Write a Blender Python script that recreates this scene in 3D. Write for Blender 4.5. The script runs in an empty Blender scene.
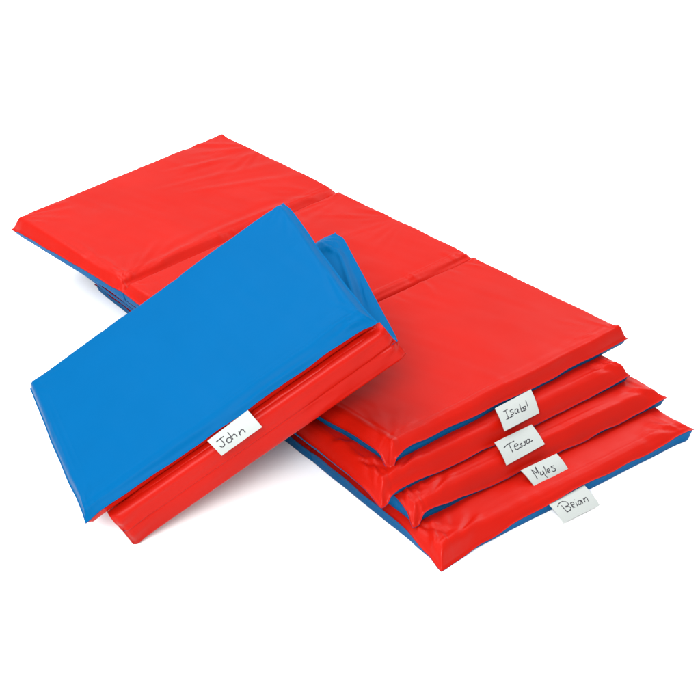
import bpy, math, random
import numpy as np
from mathutils import Vector, Matrix

scene = bpy.context.scene
COL = scene.collection
R = math.radians

# ------------------------------------------------------------------ materials
def vinyl(name, color, rough=0.4, spec=0.16, var=0.06):
    m = bpy.data.materials.new(name); m.use_nodes = True
    nt = m.node_tree; N = nt.nodes; Lk = nt.links
    b = N['Principled BSDF']
    b.inputs['Roughness'].default_value = rough
    b.inputs['Specular IOR Level'].default_value = spec
    tc = N.new('ShaderNodeTexCoord')
    # dye of the vinyl is not perfectly even
    n1 = N.new('ShaderNodeTexNoise'); n1.inputs['Scale'].default_value = 9; n1.inputs['Detail'].default_value = 3
    Lk.new(tc.outputs['Object'], n1.inputs['Vector'])
    hsv = N.new('ShaderNodeHueSaturation'); hsv.inputs['Color'].default_value = (*color, 1)
    mr = N.new('ShaderNodeMapRange'); mr.inputs['From Min'].default_value = .3; mr.inputs['From Max'].default_value = .7
    mr.inputs['To Min'].default_value = 1 - var; mr.inputs['To Max'].default_value = 1 + var
    Lk.new(n1.outputs['Fac'], mr.inputs['Value']); Lk.new(mr.outputs['Result'], hsv.inputs['Value'])
    Lk.new(hsv.outputs['Color'], b.inputs['Base Color'])
    # scuffed gloss
    n2 = N.new('ShaderNodeTexNoise'); n2.inputs['Scale'].default_value = 28; n2.inputs['Detail'].default_value = 5
    Lk.new(tc.outputs['Object'], n2.inputs['Vector'])
    r2 = N.new('ShaderNodeMapRange'); r2.inputs['To Min'].default_value = rough - .05; r2.inputs['To Max'].default_value = rough + .09
    Lk.new(n2.outputs['Fac'], r2.inputs['Value']); Lk.new(r2.outputs['Result'], b.inputs['Roughness'])
    # embossed grain
    n3 = N.new('ShaderNodeTexVoronoi'); n3.inputs['Scale'].default_value = 900
    Lk.new(tc.outputs['Object'], n3.inputs['Vector'])
    bp = N.new('ShaderNodeBump'); bp.inputs['Strength'].default_value = .06; bp.inputs['Distance'].default_value = .0004
    Lk.new(n3.outputs['Distance'], bp.inputs['Height']); Lk.new(bp.outputs['Normal'], b.inputs['Normal'])
    return m

RED = vinyl('red_vinyl', (0.262, 0.0040, 0.0012), rough=.34, spec=.08, var=.035)
BLUE = vinyl('blue_vinyl', (0.0, 0.058, 0.163), spec=.014, var=.02)

def plain(name, color, rough, spec=.4, noise=0.03, scale=40):
    m = bpy.data.materials.new(name); m.use_nodes = True
    nt = m.node_tree; N = nt.nodes; Lk = nt.links
    b = N['Principled BSDF']; b.inputs['Roughness'].default_value = rough
    b.inputs['Specular IOR Level'].default_value = spec
    tc = N.new('ShaderNodeTexCoord'); n = N.new('ShaderNodeTexNoise'); n.inputs['Scale'].default_value = scale
    n.inputs['Detail'].default_value = 4
    Lk.new(tc.outputs['Object'], n.inputs['Vector'])
    mx = N.new('ShaderNodeMix'); mx.data_type = 'RGBA'
    mx.inputs[6].default_value = (*[c * (1 - noise) for c in color], 1)
    mx.inputs[7].default_value = (*[min(1, c * (1 + noise)) for c in color], 1)
    Lk.new(n.outputs['Fac'], mx.inputs[0]); Lk.new(mx.outputs[2], b.inputs['Base Color'])
    return m

PAPER = plain('white_card', (0.222, 0.24, 0.232), .55)
INK = plain('pencil_ink', (0.012, 0.012, 0.016), .6, .3, .25, 220)
SHEET = plain('white_sheet', (0.93, 0.93, 0.93), .9, .1, .01, 3)

# ------------------------------------------------------------------ numpy noise
def vnoise(x, y, seed):
    xi = np.floor(x).astype(np.int64); yi = np.floor(y).astype(np.int64)
    xf = x - xi; yf = y - yi
    def h(a, b):
        n = (a * 374761393 + b * 668265263 + seed * 974634777) & 0xffffffff
        n = ((n ^ (n >> 13)) * 1274126177) & 0xffffffff
        n = n ^ (n >> 16)
        return (n & 0xffff) / 32767.5 - 1
    u = xf ** 3 * (xf * (xf * 6 - 15) + 10); v = yf ** 3 * (yf * (yf * 6 - 15) + 10)
    return (h(xi, yi) * (1 - u) + h(xi + 1, yi) * u) * (1 - v) + (h(xi, yi + 1) * (1 - u) + h(xi + 1, yi + 1) * u) * v

def lut(pts):
    xs = [p[0] for p in pts]; ys = [p[1] for p in pts]
    def f(a):
        # smooth interpolation between control points
        a = np.clip(a, 0, 1); i = np.clip(np.searchsorted(xs, a, 'right') - 1, 0, len(xs) - 2)
        X = np.array(xs); Y = np.array(ys)
        k = (a - X[i]) / (X[i + 1] - X[i]); k = k * k * (3 - 2 * k)
        return Y[i] * (1 - k) + Y[i + 1] * k
    return f

def axis(length, step=.0022, edge=.036, inner=.0065, fl0=True, fl1=True, fl=.0022):
    a = list(np.arange(0, edge, step))
    n = max(2, int((length - 2 * edge) / inner))
    mid = list(np.linspace(edge, length - edge, n + 1)[:-1])
    b = [length - v for v in a][::-1]
    out = a + mid + [length - edge] + b
    if fl0: out = [-fl, -fl * .5] + out
    if fl1: out = out + [length + fl * .5, length + fl]
    return np.array(out)

def prof(d, r, k=8.0):
    x = np.clip(d / r, 0, 6)
    f = -np.log(np.exp(-k * x) + np.exp(-k)) / k
    f0 = -np.log(1 + np.exp(-k)) / k
    return np.clip((f - f0) / (1 - f0), 0, 1)

def mesh_obj(name, verts, faces, mat, parent):
    me = bpy.data.meshes.new(name)
    me.from_pydata([tuple(v) for v in verts], [], faces)
    me.polygons.foreach_set('use_smooth', [True] * len(me.polygons))
    me.materials.append(mat)
    o = bpy.data.objects.new(name, me); COL.objects.link(o)
    o.parent = parent
    if parent is not None:
        o.matrix_parent_inverse = Matrix.Identity(4)
    return o

def panel(parent, origin, quad, th, seam, hinge=(0, 0), r=(.017, .017, .017, .017), seed=1, ear=(.01,) * 4,
          ear_z=(0, 0, 0, 0), wrinkles=(), puff=.003, tz=None, flip=False, wave=.0016, names=('panel', 'blue_backing'),
          mats=None, t0=0.0, t1=1.0, full=None, rb=(.005, .005, .005, .005), flange=True, streak=.0022, kf=4.5, rimz=.0022):
    """One foam panel: a red sheet above and a blue sheet below, welded along the rim.
    quad: FL, FR, BR, BL of the panel (metres, world, level of the underside at rest).
    seam: four functions (front, right, back, left) -> height of the weld as a fraction of th.
    hinge: (front, back) 1 where the panel joins its neighbour instead of ending in a weld."""
    Q = [np.array(q, float) for q in quad]
    W = (np.linalg.norm(Q[1] - Q[0]) + np.linalg.norm(Q[2] - Q[3])) / 2
    L = (np.linalg.norm(Q[3] - Q[0]) + np.linalg.norm(Q[2] - Q[1])) / 2
    Nn = np.cross(Q[1] - Q[0], Q[3] - Q[0]); Nn /= np.linalg.norm(Nn)
    ex = (Q[1] - Q[0]) / np.linalg.norm(Q[1] - Q[0]); ey = np.cross(Nn, ex)
    ax = axis(W); ay = axis(L, fl0=flange and not hinge[0], fl1=not hinge[1])
    x, y = np.meshgrid(ax, ay)
    s = x / W; t = y / L
    dF, dB, dL, dR = y, L - y, x, W - x
    gy = t0 + t * (t1 - t0)                                # place along the whole mat, for shared wrinkles
    full = full or L
    ym = gy * full if (t1 - t0) < 1 else y
    def corner(r, k=8.0):
        fs = [prof(d, q, k) for d, q in zip((dF, dR, dB, dL), r)]
        mn = np.minimum(np.minimum(fs[0], fs[1]), np.minimum(fs[2], fs[3]))
        return .7 * mn + .3 * fs[0] * fs[1] * fs[2] * fs[3]
    f = corner(r, kf)
    fb = corner(rb)
    # weld height spread inwards from the four rims
    wF, wR, wB, wL = [np.exp(-np.clip(d, 0, 9) / .012) + 1e-6 for d in (dF, dR, dB, dL)]
    zs = th * (wF * seam[0](s) + wR * seam[1](t) + wB * seam[2](s) + wL * seam[3](t)) / (wF + wR + wB + wL)
    edge = np.minimum(np.minimum(dF, dB), np.minimum(dL, dR))
    rim = np.exp(-np.clip(edge, 0, 1) / .02)
    # rim wanders a little
    ox = wave * vnoise(y * 17 + 3, x * 0 + seed, seed) * np.exp(-np.clip(np.minimum(dL, dR), 0, 1) / .03)
    oy = wave * vnoise(x * 15 + 7, y * 0 + seed, seed + 5) * np.exp(-np.clip(np.minimum(dF, dB), 0, 1) / .03)
    for hh, d in ((hinge[0], dF), (hinge[1], dB)):
        if hh:
            oy = oy * np.clip(d / .03, 0, 1); ox = ox * np.clip(d / .04, 0, 1)
            rim = rim * np.clip(d / .03, 0, 1)
    zs = zs + rimz * vnoise(x * 22, y * 22, seed + 9) * rim
    top_add = np.zeros_like(x)
    # loose vinyl at the corners: ears pushed outwards
    for k, (cx, cy, sx, sy) in enumerate(((0, 0, -1, -1), (W, 0, 1, -1), (W, L, 1, 1), (0, L, -1, 1))):
        d2 = (x - cx) ** 2 + (y - cy) ** 2
        g = np.exp(-d2 / .022 ** 2)
        hb = hinge[0] if cy == 0 else hinge[1]
        if hb:
            ox = ox - sx * .0015 * np.exp(-d2 / .03 ** 2)        # pinched in where panels meet
        else:
            ox = ox + sx * ear[k] * g; oy = oy + sy * ear[k] * g
        zs = zs + ear_z[k] * np.exp(-d2 / .026 ** 2)
        # darts running from the corner up on to the top
        rr = np.sqrt(d2) + 1e-6
        ang = np.arctan2(np.abs(y - cy), np.abs(x - cx))
        rng = random.Random(seed * 31 + k)
        for _ in range(5):
            a0 = rng.uniform(.08, 1.5); amp = rng.uniform(-.0035, .0045); ln = rng.uniform(.02, .045)
            if hb: amp *= .5
            top_add += amp * np.exp(-((ang - a0) * rr / .0045) ** 2) * np.exp(-(rr / ln) ** 2) * np.clip(rr / .012, 0, 1)
    # gathers running square to the rim
    rng = random.Random(seed * 77)
    for _ in range(int(26 * (W + L))):
        e = rng.choice('FBLRLR' if not (hinge[0] or hinge[1]) else 'FBLLRR')
        p = rng.random(); amp = rng.uniform(-.0016, .0014); wd = rng.uniform(.003, .009); ln = rng.uniform(.015, .05)
        sl = rng.uniform(-.5, .5)
        if e in 'FB':
            d = dF if e == 'F' else dB; along = x - p * W
        else:
            d = dL if e == 'L' else dR; along = y - p * L
        dd = np.clip(d, 0, 9)
        top_add += amp * np.exp(-((along - sl * dd) / (wd + .1 * dd)) ** 2) * np.exp(-(dd / ln) ** 2)
    for (x0, y0, x1, y1, amp, wd) in wrinkles:
        dx, dy = x1 - x0, y1 - y0; ln = math.hypot(dx, dy)
        u = ((x - x0) * dx + (ym - y0) * dy) / ln ** 2
        p = ((x - x0) * -dy + (ym - y0) * dx) / ln
        p = p + .06 * ln * np.sin(u * 3.0 + x0 * 50) * .3
        tap = np.where((u > 0) & (u < 1), np.sin(np.clip(u, 0, 1) * math.pi) ** .7, 0)
        w2 = wd * (.5 + .8 * np.clip(u, 0, 1))
        top_add += amp * tap * (np.exp(-(p / w2) ** 2) - .55 * np.exp(-((p - 1.7 * w2) / (1.2 * w2)) ** 2))
    # slow unevenness of the foam, streaks parallel to the long rims where the cover is pulled over the edge
    und = .0016 * vnoise(x * 7 + 11, y * 7, seed + 2) + .0007 * vnoise(x * 19, y * 19 + 4, seed + 3)
    und += .00035 * vnoise(x * 55 + y * 12, y * 9, seed + 13) * np.clip(f, 0, 1)
    st = streak * (vnoise(x * 5, dF * 170, seed + 4) * np.exp(-np.clip(dF - .006, 0, 1) / .02) +
                   vnoise(y * 5, dL * 170, seed + 6) * np.exp(-np.clip(dL - .006, 0, 1) / .02)) * np.clip(edge / .004, 0, 1)
    hump = puff * (np.clip(1 - (2 * s - 1) ** 2, 0, 1) * np.clip(1 - (2 * t - 1) ** 2, 0, 1)) ** .5
    inside = np.clip(edge / .003, 0, 1)
    tzz = tz(s, gy) if tz is not None else 0
    zt = zs + (th - zs) * f + (hump + und * f + top_add * np.clip(f * 1.6, 0, 1) + st) * inside + .0005
    zb = zs - zs * fb - .0005
    zt = np.maximum(zt, zb + .0008)
    base = ((1 - s) * (1 - t))[..., None] * Q[0] + (s * (1 - t))[..., None] * Q[1] + (s * t)[..., None] * Q[2] + ((1 - s) * t)[..., None] * Q[3]
    base = base + ox[..., None] * ex + oy[..., None] * ey
    zadd = tzz + np.zeros_like(x)
    up = np.array([0, 0, 1.0])
    T = base + zt[..., None] * Nn + zadd[..., None] * up
    B = base + zb[..., None] * Nn + zadd[..., None] * up
    ny, nx = x.shape
    idx = np.arange(ny * nx).reshape(ny, nx)
    q = np.stack([idx[:-1, :-1], idx[:-1, 1:], idx[1:, 1:], idx[1:, :-1]], -1).reshape(-1, 4)
    o = np.array(origin)
    mt, mb = mats or (RED, BLUE)
    ftop = q.tolist(); fbot = q[:, ::-1].tolist()
    A = (T.reshape(-1, 3) - o, ftop, mt); C = (B.reshape(-1, 3) - o, fbot, mb)
    if flip: A, C = C, A                                   # panel lies blue side up
    p = mesh_obj(names[0], *A, parent)
    c = mesh_obj(names[1], *C, p)
    return p, c

def const(v): return lambda a: np.zeros_like(a) + v

def thing(name, label, cat, loc, group=None):
    o = bpy.data.objects.new(name, None); COL.objects.link(o)
    o.location = loc; o.empty_display_size = .05
    o['label'] = label; o['category'] = cat
    if group: o['group'] = group
    return o

# ------------------------------------------------------------------ name tags
def catmull(P, n=8):
    if len(P) == 2:
        return [P[0] + (P[1] - P[0]) * i / n for i in range(n + 1)]
    out = []
    E = [2 * P[0] - P[1]] + P + [2 * P[-1] - P[-2]]
    for i in range(1, len(E) - 2):
        a, b, c, d = E[i - 1:i + 3]
        for k in range(n):
            u = k / n
            out.append(.5 * (2 * b + (c - a) * u + (2 * a - 5 * b + 4 * c - d) * u * u + (3 * b - a - 3 * c + d) * u ** 3))
    out.append(P[-1])
    return out

def name_tag(parent, origin, P, strokes, label, bend=.0022, seed=0):
    TL, TR, BL, BR = [np.array(p) for p in P]
    o = np.array(origin)
    n = np.cross(BL - TL, TR - TL); n /= np.linalg.norm(n)
    if n[2] < 0: n = -n
    rng = random.Random(seed); b2 = rng.uniform(-.002, .0025)
    def at(u, v, h=0.0):
        p = TL * (1 - u) * (1 - v) + TR * u * (1 - v) + BL * (1 - u) * v + BR * u * v
        return p + n * (h + bend * math.sin(math.pi * min(max(v, 0), 1)) + b2 * v * v * (2 * u - 1)) - o
    nu, nv = 24, 14
    verts, faces = [], []
    hgt = .0013
    cr = .05
    def uvround(u, v):
        return u, v
    for side in (1, 0):
        for j in range(nv + 1):
            for i in range(nu + 1):
                verts.append(at(i / nu, j / nv, hgt * side))
    m = (nu + 1) * (nv + 1)
    for j in range(nv):
        for i in range(nu):
            a = j * (nu + 1) + i
            faces.append((a + nu + 1, a + nu + 2, a + 1, a)); faces.append((m + a, m + a + 1, m + a + nu + 2, m + a + nu + 1))
    ring = [i for i in range(nu + 1)] + [j * (nu + 1) + nu for j in range(1, nv + 1)] + [nv * (nu + 1) + i for i in range(nu - 1, -1, -1)] + [j * (nu + 1) for j in range(nv - 1, 0, -1)]
    for i in range(len(ring)):
        a, b = ring[i], ring[(i + 1) % len(ring)]
        faces.append((a, b, m + b, m + a))
    me = bpy.data.meshes.new('name_tag'); me.from_pydata([tuple(v) for v in verts], [], faces); me.materials.append(PAPER)
    t = bpy.data.objects.new('name_tag', me); COL.objects.link(t); t.parent = parent
    if label: t['label'] = label
    me.update()
    # handwriting: thin raised pencil strokes
    V, F = [], []
    w = np.linalg.norm(TR - TL); h = np.linalg.norm(BL - TL)
    for si, s in enumerate(strokes):
        pts = catmull([np.array(p) for p in s])
        for i, p in enumerate(pts):
            a = pts[max(0, i - 1)]; c = pts[min(len(pts) - 1, i + 1)]
            d = np.array([(c[0] - a[0]) * w, (c[1] - a[1]) * h]); d = d / (np.linalg.norm(d) + 1e-9)
            rad = .0009 * (1 + .3 * math.sin(i * .9 + si * 2.1)) * (.75 if i in (0, len(pts) - 1) else 1)
            px, py = -d[1] * rad / w, d[0] * rad / h
            k = len(V)
            V += [at(p[0] - px, p[1] - py, hgt + .00015), at(p[0], p[1], hgt + .0004), at(p[0] + px, p[1] + py, hgt + .00015)]
            if i: F += [(k - 3, k - 2, k + 1, k), (k - 2, k - 1, k + 2, k + 1)]
    mesh_obj('handwriting', V, F, INK, t)
    return t

WORLD = 1.02; KEY = 228.0; SIDE = 35.0; FRONT = 325.0; RIGHT = 58.0
TAGS = {
'topmost': ([[0.2383, -0.0105, 0.133], [0.3336, -0.0099, 0.133], [0.2224, -0.0505, 0.109], [0.3159, -0.0502, 0.109]], [[(0.133, 0.289), (0.264, 0.284)], [(0.203, 0.29), (0.199, 0.463), (0.2, 0.632)], [(0.131, 0.627), (0.24, 0.625), (0.345, 0.623)], [(0.377, 0.377), (0.308, 0.384), (0.308, 0.444), (0.359, 0.487), (0.354, 0.558), (0.283, 0.56)], [(0.494, 0.449), (0.428, 0.451), (0.405, 0.572), (0.456, 0.594), (0.501, 0.471), (0.486, 0.599), (0.52, 0.598)], [(0.584, 0.323), (0.573, 0.482), (0.561, 0.648)], [(0.567, 0.545), (0.626, 0.521), (0.638, 0.615), (0.572, 0.649)], [(0.634, 0.588), (0.699, 0.581), (0.692, 0.507), (0.645, 0.529), (0.638, 0.643), (0.703, 0.644)], [(0.76, 0.303), (0.76, 0.463), (0.756, 0.62)]]) ,
'second': ([[0.1972, -0.051, 0.097], [0.2901, -0.0553, 0.097], [0.1885, -0.0919, 0.073], [0.285, -0.093, 0.073]], [[(0.112, 0.371), (0.232, 0.313), (0.41, 0.304)], [(0.265, 0.327), (0.251, 0.516), (0.253, 0.693)], [(0.332, 0.52), (0.433, 0.531), (0.43, 0.453), (0.368, 0.466), (0.339, 0.609), (0.385, 0.675), (0.454, 0.64)], [(0.542, 0.528), (0.485, 0.532), (0.517, 0.616), (0.498, 0.659), (0.439, 0.64)], [(0.654, 0.523), (0.595, 0.517), (0.616, 0.605), (0.588, 0.657), (0.532, 0.645)], [(0.748, 0.524), (0.678, 0.509), (0.642, 0.617), (0.694, 0.647), (0.747, 0.528), (0.729, 0.639), (0.794, 0.624)]]) ,
'third': ([[0.2115, -0.105, 0.057], [0.2987, -0.112, 0.057], [0.2124, -0.1422, 0.035], [0.2982, -0.1471, 0.035]], [[(0.177, 0.674), (0.191, 0.447), (0.21, 0.194), (0.262, 0.42), (0.34, 0.131), (0.283, 0.52)], [(0.347, 0.427), (0.314, 0.582), (0.383, 0.579), (0.416, 0.449), (0.397, 0.657), (0.413, 0.807)], [(0.515, 0.248), (0.488, 0.439), (0.457, 0.637)], [(0.497, 0.572), (0.563, 0.557), (0.573, 0.466), (0.522, 0.495), (0.499, 0.624), (0.566, 0.625)], [(0.729, 0.446), (0.653, 0.453), (0.699, 0.569), (0.708, 0.647), (0.649, 0.689), (0.605, 0.619)]]) ,
'bottom': ([[0.2086, -0.1789, 0.022], [0.2995, -0.1816, 0.022], [0.2039, -0.2193, 0.004], [0.2947, -0.2254, 0.004]], [[(0.116, 0.296), (0.191, 0.191), (0.294, 0.182), (0.367, 0.294), (0.356, 0.43), (0.255, 0.44), (0.35, 0.511), (0.333, 0.641), (0.233, 0.667), (0.213, 0.588)], [(0.211, 0.309), (0.214, 0.507), (0.227, 0.681)], [(0.419, 0.405), (0.412, 0.525), (0.405, 0.634)], [(0.419, 0.405), (0.482, 0.419), (0.476, 0.51), (0.414, 0.521), (0.45, 0.65)], [(0.534, 0.485), (0.523, 0.654)], [(0.554, 0.344), (0.555, 0.375)], [(0.676, 0.505), (0.605, 0.483), (0.567, 0.611), (0.616, 0.631), (0.675, 0.514), (0.663, 0.658)], [(0.747, 0.479), (0.728, 0.655)], [(0.735, 0.545), (0.802, 0.485), (0.824, 0.536), (0.809, 0.687)]]) ,
'folded': ([[-0.2662, 0.199, 0.1945], [-0.1935, 0.1755, 0.237], [-0.2567, 0.1727, 0.1723], [-0.1873, 0.1452, 0.2143]], [[(0.11, 0.303), (0.205, 0.297), (0.299, 0.304)], [(0.207, 0.29), (0.211, 0.549), (0.187, 0.668), (0.133, 0.68), (0.098, 0.545)], [(0.355, 0.501), (0.296, 0.504), (0.272, 0.655), (0.318, 0.719), (0.372, 0.654), (0.373, 0.533), (0.351, 0.499)], [(0.409, 0.251), (0.402, 0.466), (0.395, 0.678)], [(0.413, 0.539), (0.478, 0.511), (0.49, 0.592), (0.49, 0.71)], [(0.585, 0.519), (0.554, 0.749)], [(0.573, 0.619), (0.639, 0.549), (0.672, 0.598), (0.67, 0.758)]]) ,
}

# ------------------------------------------------------------------ the stack of unfolded mats
TH = .0385
def seam_lut(*p): return lut(p)

def open_mat(label, corners, z, seed, front, left, right, tag, tag_label, ear, ear_z, wr=(), puff=.0025, cz=(0, 0, 0, 0), r=.019, kf=5.5, fr=.015, tz=None, th=TH):
    FL, FR, BR, BL = [np.array((*c, z + dz)) for c, dz in zip(corners, cz)]
    cen = (FL + FR + BR + BL) / 4
    org = (cen[0], cen[1], z)
    root = thing('rest_mat', label, 'rest mat', org, 'red and blue vinyl rest mats')
    for k in range(3):
        a, b = k / 3, (k + 1) / 3
        quad = [FL + (BL - FL) * a, FR + (BR - FR) * a, FR + (BR - FR) * b, FL + (BL - FL) * b]
        hg = (k > 0, k < 2)
        hs = lut([(0, .66), (.06, .50), (.5, .52), (.93, .58), (1, .84)])
        sl = lambda t, a=a, b=b: left(a + t * (b - a))
        sr = lambda t, a=a, b=b: right(a + t * (b - a))
        panel(root, org, quad, th, (front if k == 0 else hs, sr, hs if k < 2 else const(.35), sl), hinge=hg,
              kf=kf, rb=(.0016 if k > 0 else .005, .005, .0016 if k < 2 else .005, .005), r=(fr if k == 0 else .021, r * .55, r * .6 if k == 2 else .006, r * .7), seed=seed * 10 + k,
              ear=(ear[0], ear[1], ear[2], ear[3]), ear_z=(ear_z[0] if k == 0 else 0, ear_z[1] if k == 0 else 0, ear_z[2] if k == 2 else 0, ear_z[3] if k == 2 else 0),
              wrinkles=wr, puff=puff, t0=a, t1=b, full=1.2, tz=tz)
    P, st = TAGS[tag]
    name_tag(root, org, P, st, tag_label, seed=seed)
    return root

rng = random.Random(5)
def fan(cx, cy, a0, a1, n, l0, l1, amp, wd, start=.02):
    out = []
    for i in range(n):
        a = R(a0 + (a1 - a0) * (i + rng.uniform(.2, .8)) / n); ln = rng.uniform(l0, l1)
        out.append((cx + start * math.cos(a), cy + start * math.sin(a), cx + ln * math.cos(a), cy + ln * math.sin(a), amp * rng.uniform(.5, 1.1), wd * rng.uniform(.7, 1.4)))
    return out

wr_top = (fan(0.0, .80, 5, 85, 9, .10, .24, .0016, .007) + fan(.62, 1.08, 130, 215, 6, .12, .30, .0015, .008) +
          fan(.60, .78, 120, 200, 6, .10, .22, .0011, .008) + fan(.62, .62, 115, 230, 7, .08, .2, .0010, .007) +
          fan(.02, .42, 10, 80, 5, .08, .2, .0010, .007) + fan(0, 1.2, -70, -10, 5, .08, .16, .0012, .006) +
          fan(.6, 0, 100, 160, 4, .06, .14, .0009, .006) + fan(0, 0, 20, 75, 4, .06, .16, .0010, .006) +
          [(.20, .84, .60, .815, .0020, .011), (.05, .83, .3, .82, .0018, .012), (.1, .44, .5, .42, .0009, .01),
           (.33, 1.02, .60, .90, .0011, .010), (.30, 1.08, .61, .97, .0010, .011), (.36, 1.13, .61, 1.05, .0011, .009)])
wr_low = [(.0, .02, .05, .09, .004, .006), (.012, .10, .045, .03, -.004, .006), (.004, .17, .05, .12, .0035, .007), (.05, .004, .12, .03, .003, .006), (.60, .01, .55, .05, .0035, .006)] + fan(.02, 0.0, 15, 80, 7, .05, .14, .0030, .006) + fan(.60, 0.0, 100, 165, 6, .05, .14, .0018, .006) + fan(0, .15, -40, 40, 5, .03, .09, .0020, .006)

for hy in (.4, .8):
    for _ in range(13):
        px = rng.uniform(.03, .58); ln = rng.uniform(.03, .08); sl = rng.uniform(-.03, .03)
        wr_top.append((px, hy + .004, px + sl, hy + ln if rng.random() < .5 else hy - ln, rng.uniform(.0006, .0013), rng.uniform(.004, .007)))
wr_top = [(a, b, c, d, e * 1.25, f) for a, b, c, d, e, f in wr_top]
isabel = open_mat('topmost mat of the stack, red side up with its three flat sections in full view', [(-.0133, .0007), (.610, -.0045), (.5956, 1.205), (-.0024, 1.175)],
    .1155, 1, lut([(0, .02), (.008, .08), (.02, .66), (.08, .62), (.2, .54), (.38, .40), (.55, .36), (.75, .36), (.95, .34), (1, .3)]),
    lut([(0, .08), (.008, .14), (.022, .50), (.28, .45), (.34, .46), (.6, .42), (.667, .52), (.72, .52), (.85, .48), (.97, .4), (1, .2)]), const(.35),
    'topmost', 'white tag hanging from the topmost mat', (.002, 0, .002, -.001), (-.004, .001, -.004, .001), wr_top, puff=.0022, kf=6.5, fr=.0115)
tessa = open_mat('second mat from the top of the stack, red, directly under the topmost mat', [(-.0648, -.0314), (.5573, -.0563), (.637, 1.132), (.062, 1.152)],
    .077, 2, lut([(0, .0), (.02, .05), (.035, .34), (.1, .32), (.25, .22), (.5, .2), (.8, .24), (.94, .26), (1, .25)]),
    lut([(0, .12), (.05, .28), (.3, .4), (1, .4)]), const(.35),
    'second', 'white tag on the second mat from the top', (.002, 0, .002, -.001), (-.006, .002, 0, 0), wr_low)
myles = open_mat('third mat from the top of the stack, red, jutting out between two others', [(-.0307, -.0796), (.5862, -.1173), (.672, 1.075), (.080, 1.112)],
    .0385, 3, lut([(0, .03), (.015, .06), (.035, .60), (.15, .40), (.3, .25), (.6, .2), (.9, .25), (1, .35)]),
    lut([(0, .2), (.015, .8), (.05, .95), (.2, .75), (.4, .5), (1, .4)]), const(.4),
    'third', 'white tag on the third mat from the top', (.003, .005, .002, -.001), (-.005, .006, 0, 0), wr_low)
brian = open_mat('bottom mat of the stack, lying on the white floor with the widest blue edge showing', [(-.0469, -.1641), (.5789, -.1958), (.70, .998), (.096, 1.026)],
    .0, 4, lut([(0, .05), (.07, .10), (.16, .3), (.3, .55), (.5, .62), (.7, .55), (.85, .58), (.95, .66), (1, .7)]),
    lut([(0, .08), (.03, .3), (.08, .72), (.3, .8), (.6, .7), (1, .5)]), const(.5),
    'bottom', 'white tag lying out on the floor from the bottom mat', (.003, .004, .002, -.002), (-.002, .004, 0, 0), wr_low)

# ------------------------------------------------------------------ the folded mat leaning on the stack
nj = np.array([-.4788, .097, .8726]); uj = np.array([.812, -.33, .482]); vj = np.cross(nj, uj)
S = [np.array(p) for p in ([-.4707, .2794, .0733], [.0176, .0821, .3632], [.1587, .4732, .3971], [-.3262, .6479, .1117])]   # FL FR BR BL of the upper weld
org = tuple((S[0] + S[2]) / 2 * np.array([1, 1, 0]))
john = thing('rest_mat', 'folded mat with a blue face on top, leaning aslant against the stack', 'rest mat', org, 'red and blue vinyl rest mats')
def off(p, u=0, v=0, n=0): return p + uj * u + vj * v + nj * n
T3 = .036
q1 = [off(p, n=-.017) for p in S]
wr_j = fan(0, 0, 15, 80, 4, .05, .12, .0010, .005) + fan(.6, 0, 100, 170, 6, .05, .14, .0015, .005) + fan(.6, .4, 190, 260, 4, .05, .12, .0010, .005) + fan(0, .4, -80, -10, 4, .04, .1, .0010, .005)
wr_j += [(.60, .030, .49, .022, .003, .006), (.61, .045, .52, .060, .0022, .006), (.60, .30, .57, .05, -.002, .006)]
wr_f = fan(0, 0, 10, 60, 4, .05, .14, .0012, .005) + fan(.6, 0, 110, 170, 4, .05, .14, .0014, .005)
wr_p3 = [(.60, .33, .53, .39, .004, .006), (.61, .36, .57, .40, -.003, .005), (.585, .40, .560, .02, .007, .008), (.60, .30, .575, .10, -.004, .006), (.56, .40, .59, .30, .005, .006)]
def jpanel(quad, seam, r, seed, ear, ear_z, blue_up, wr=(), puff=.002, th=T3, rb=(.005,) * 4, flange=True, rimz=.0015, kf=7):
    return panel(john, org, quad, th, seam, r=r, seed=seed, ear=ear, ear_z=ear_z, wrinkles=wr, puff=puff, rb=rb, flange=flange, rimz=rimz, kf=kf, wave=.0016 if flange else .0006,
                 flip=blue_up, mats=(BLUE, RED) if blue_up else (RED, BLUE))
jpanel(q1, (lut([(0, .45), (.05, .5), (.3, .44), (.5, .47), (.8, .5), (.96, .5), (1, .4)]), const(.55), const(.5), const(.4)),
       (.019, .011, .014, .010), 91, (.002, .004, -.005, .000), (0, -.006, .002, -.003), True, wr_j, rb=(.007,) * 4)
q2 = [off(S[0], .040, -.010, -.062), off(S[1], .010, -.012, -.062), off(S[2], -.02, -.004, -.066), off(S[3], .02, -.004, -.064)]
jpanel(q2, (const(.0), const(.12), const(.5), lut([(0, .02), (.14, .45), (1, .5)])), (.008, .006, .014, .008), 92, (0, 0, .004, .002), (0, 0, 0, 0), False, wr_f, th=.043, flange=False, rimz=0)
q3 = [off(S[0], .039, -.0080, -.1022), off(S[1], .017, -.0100, -.1022), off(S[2], .056, -.004, -.146), off(S[3], .02, .0, -.115)]
jpanel(q3, (const(1.0), lut([(0, .9), (.1, .55), (1, .55)]), const(.6), lut([(0, .985), (.15, .8), (1, .8)])), (.004, .026, .020, .006), 93, (-.004, 0, -.010, .003), (0, 0, .003, 0), True, wr_p3, th=.0405, rb=(.007, .006, .006, .008), flange=False, rimz=0, kf=4)
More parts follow.
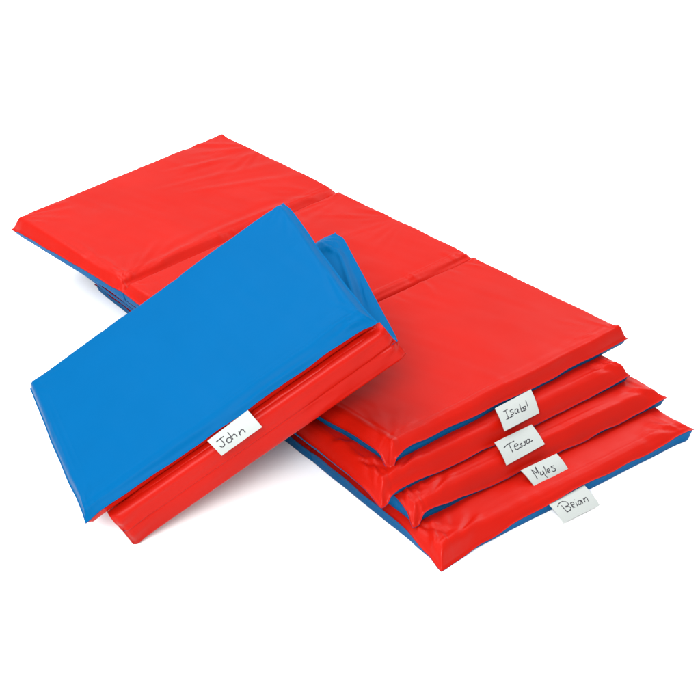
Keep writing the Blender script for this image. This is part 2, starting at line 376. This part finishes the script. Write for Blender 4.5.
# the red cover runs on round the fold between the two lower panels
def fold_cover():
    sec = [(.012, -.0205), (.002, -.0200), (-.008, -.0225), (-.0130, -.0290), (-.0142, -.036), (-.0146, -.045), (-.0146, -.053), (-.0141, -.0585),
           (-.0128, -.0617), (-.0138, -.0650), (-.0145, -.072), (-.0145, -.082), (-.0140, -.092), (-.0125, -.0985), (-.008, -.1028), (.002, -.1045), (.014, -.1050)]
    fine = catmull([np.array(p) for p in sec], 5)
    nu = 150; V = []; F = []
    for j, (v, n) in enumerate(fine):
        q = j / (len(fine) - 1)
        a0 = .036 + .006 * max(0, q - .5); a1 = .011 + .010 * q
        A = off(S[0], a0, v, n); B = off(S[1], a1, v, n)
        for i in range(nu + 1):
            s = i / nu; s = s - .12 * math.sin(2 * math.pi * s) / (2 * math.pi) * 4
            p = A + (B - A) * s
            dl = s * .59; dr = (1 - s) * .59
            mid = math.sin(math.pi * min(1, max(0, q)))
            tuck = .013 * math.exp(-(dl / .007) ** 2) * mid + .008 * math.exp(-(dr / .007) ** 2) * mid
            lobe = .005 * math.exp(-(dl / .016) ** 2) * math.exp(-((q - .86) / .16) ** 2)
            w = .0011 * float(vnoise(np.array(s * 6.0), np.array(q * 11.0), 41)) + .0007 * float(vnoise(np.array(s * 19.0 + q * 3), np.array(q * 5.0), 47))
            w += .0016 * math.exp(-(dl / .05) ** 2) * math.sin(q * 30 + dl * 40) + .0013 * math.exp(-(dr / .05) ** 2) * math.sin(q * 26 - dr * 50)
            p = p + vj * (tuck - w * mid) - nj * lobe - uj * lobe * .6
            V.append(p - np.array(org))
    m_ = nu + 1
    for j in range(len(fine) - 1):
        for i in range(nu):
            a = j * m_ + i
            F.append((a, a + m_, a + m_ + 1, a + 1))
    o = mesh_obj('fold_cover', V, F, RED, john)
    so = o.modifiers.new('thickness', 'SOLIDIFY'); so.thickness = .0008; so.offset = -1
    return o
fold_cover()
P, st = TAGS['folded']
P = [off(np.array(p), v=-.0105, n=-.0005) for p in P]
name_tag(john, org, P, st, 'white tag on the front edge of the folded mat', bend=.002, seed=9)

# ------------------------------------------------------------------ ground, light, camera
me = bpy.data.meshes.new('ground')
n = 40; g = 12.0
me.from_pydata([(-g + 2 * g * i / n, -g + 2 * g * j / n, 0) for j in range(n + 1) for i in range(n + 1)], [],
               [(j * (n + 1) + i, j * (n + 1) + i + 1, (j + 1) * (n + 1) + i + 1, (j + 1) * (n + 1) + i) for j in range(n) for i in range(n)])
me.materials.append(SHEET)
gr = bpy.data.objects.new('ground', me); COL.objects.link(gr); gr.location = (0, 0, -.001); gr['kind'] = 'structure'

w = bpy.data.worlds.new('World'); scene.world = w; w.use_nodes = True
bg = w.node_tree.nodes['Background']; bg.inputs[0].default_value = (1, 1, 1, 1); bg.inputs[1].default_value = WORLD

def softbox(name, loc, target, size, power):
    d = bpy.data.lights.new(name, 'AREA'); d.shape = 'RECTANGLE'; d.size, d.size_y = size; d.energy = power
    o = bpy.data.objects.new(name, d); COL.objects.link(o); o.location = loc
    o.rotation_euler = (Vector(target) - Vector(loc)).to_track_quat('-Z', 'Y').to_euler()
softbox('overhead_softbox', (-.2, 1.5, 3.2), (.05, .6, 0), (3.6, 3.2), KEY)
softbox('side_softbox', (-3.4, 1.8, 1.8), (0, .5, 0), (2.4, 1.8), SIDE)

softbox('added_right_fill', (3.2, .7, 1.9), (.4, .4, .1), (2.2, 1.8), RIGHT)  # added fill light, lifts the shade on the top mat beside the folded one
softbox('added_front_fill', (-2.8, -2.05, 2.95), (.1, .35, 0), (2.2, 1.8), FRONT)  # added fill light from near the camera, washes shadows off the floor

cam = bpy.data.cameras.new('camera'); co = bpy.data.objects.new('camera', cam); COL.objects.link(co)
cam.sensor_width = 36; cam.lens = 106.88; cam.clip_end = 200; cam.clip_start = .05
rt = Vector((.73747572, -.67537365, 0)); up = Vector((.34953391, .38167432, .85565808)); fw = Vector((.57788892, .63102706, -.51754154))
M = Matrix((rt, up, -fw)).transposed().to_4x4(); M.translation = Vector((-2.1035, -2.1777, 2.1811))
co.matrix_world = M
scene.camera = co
scene.render.resolution_x = scene.render.resolution_y = 1024
scene.view_settings.view_transform = 'Standard'; scene.view_settings.look = 'None'
scene.view_settings.exposure = 0; scene.view_settings.gamma = 1
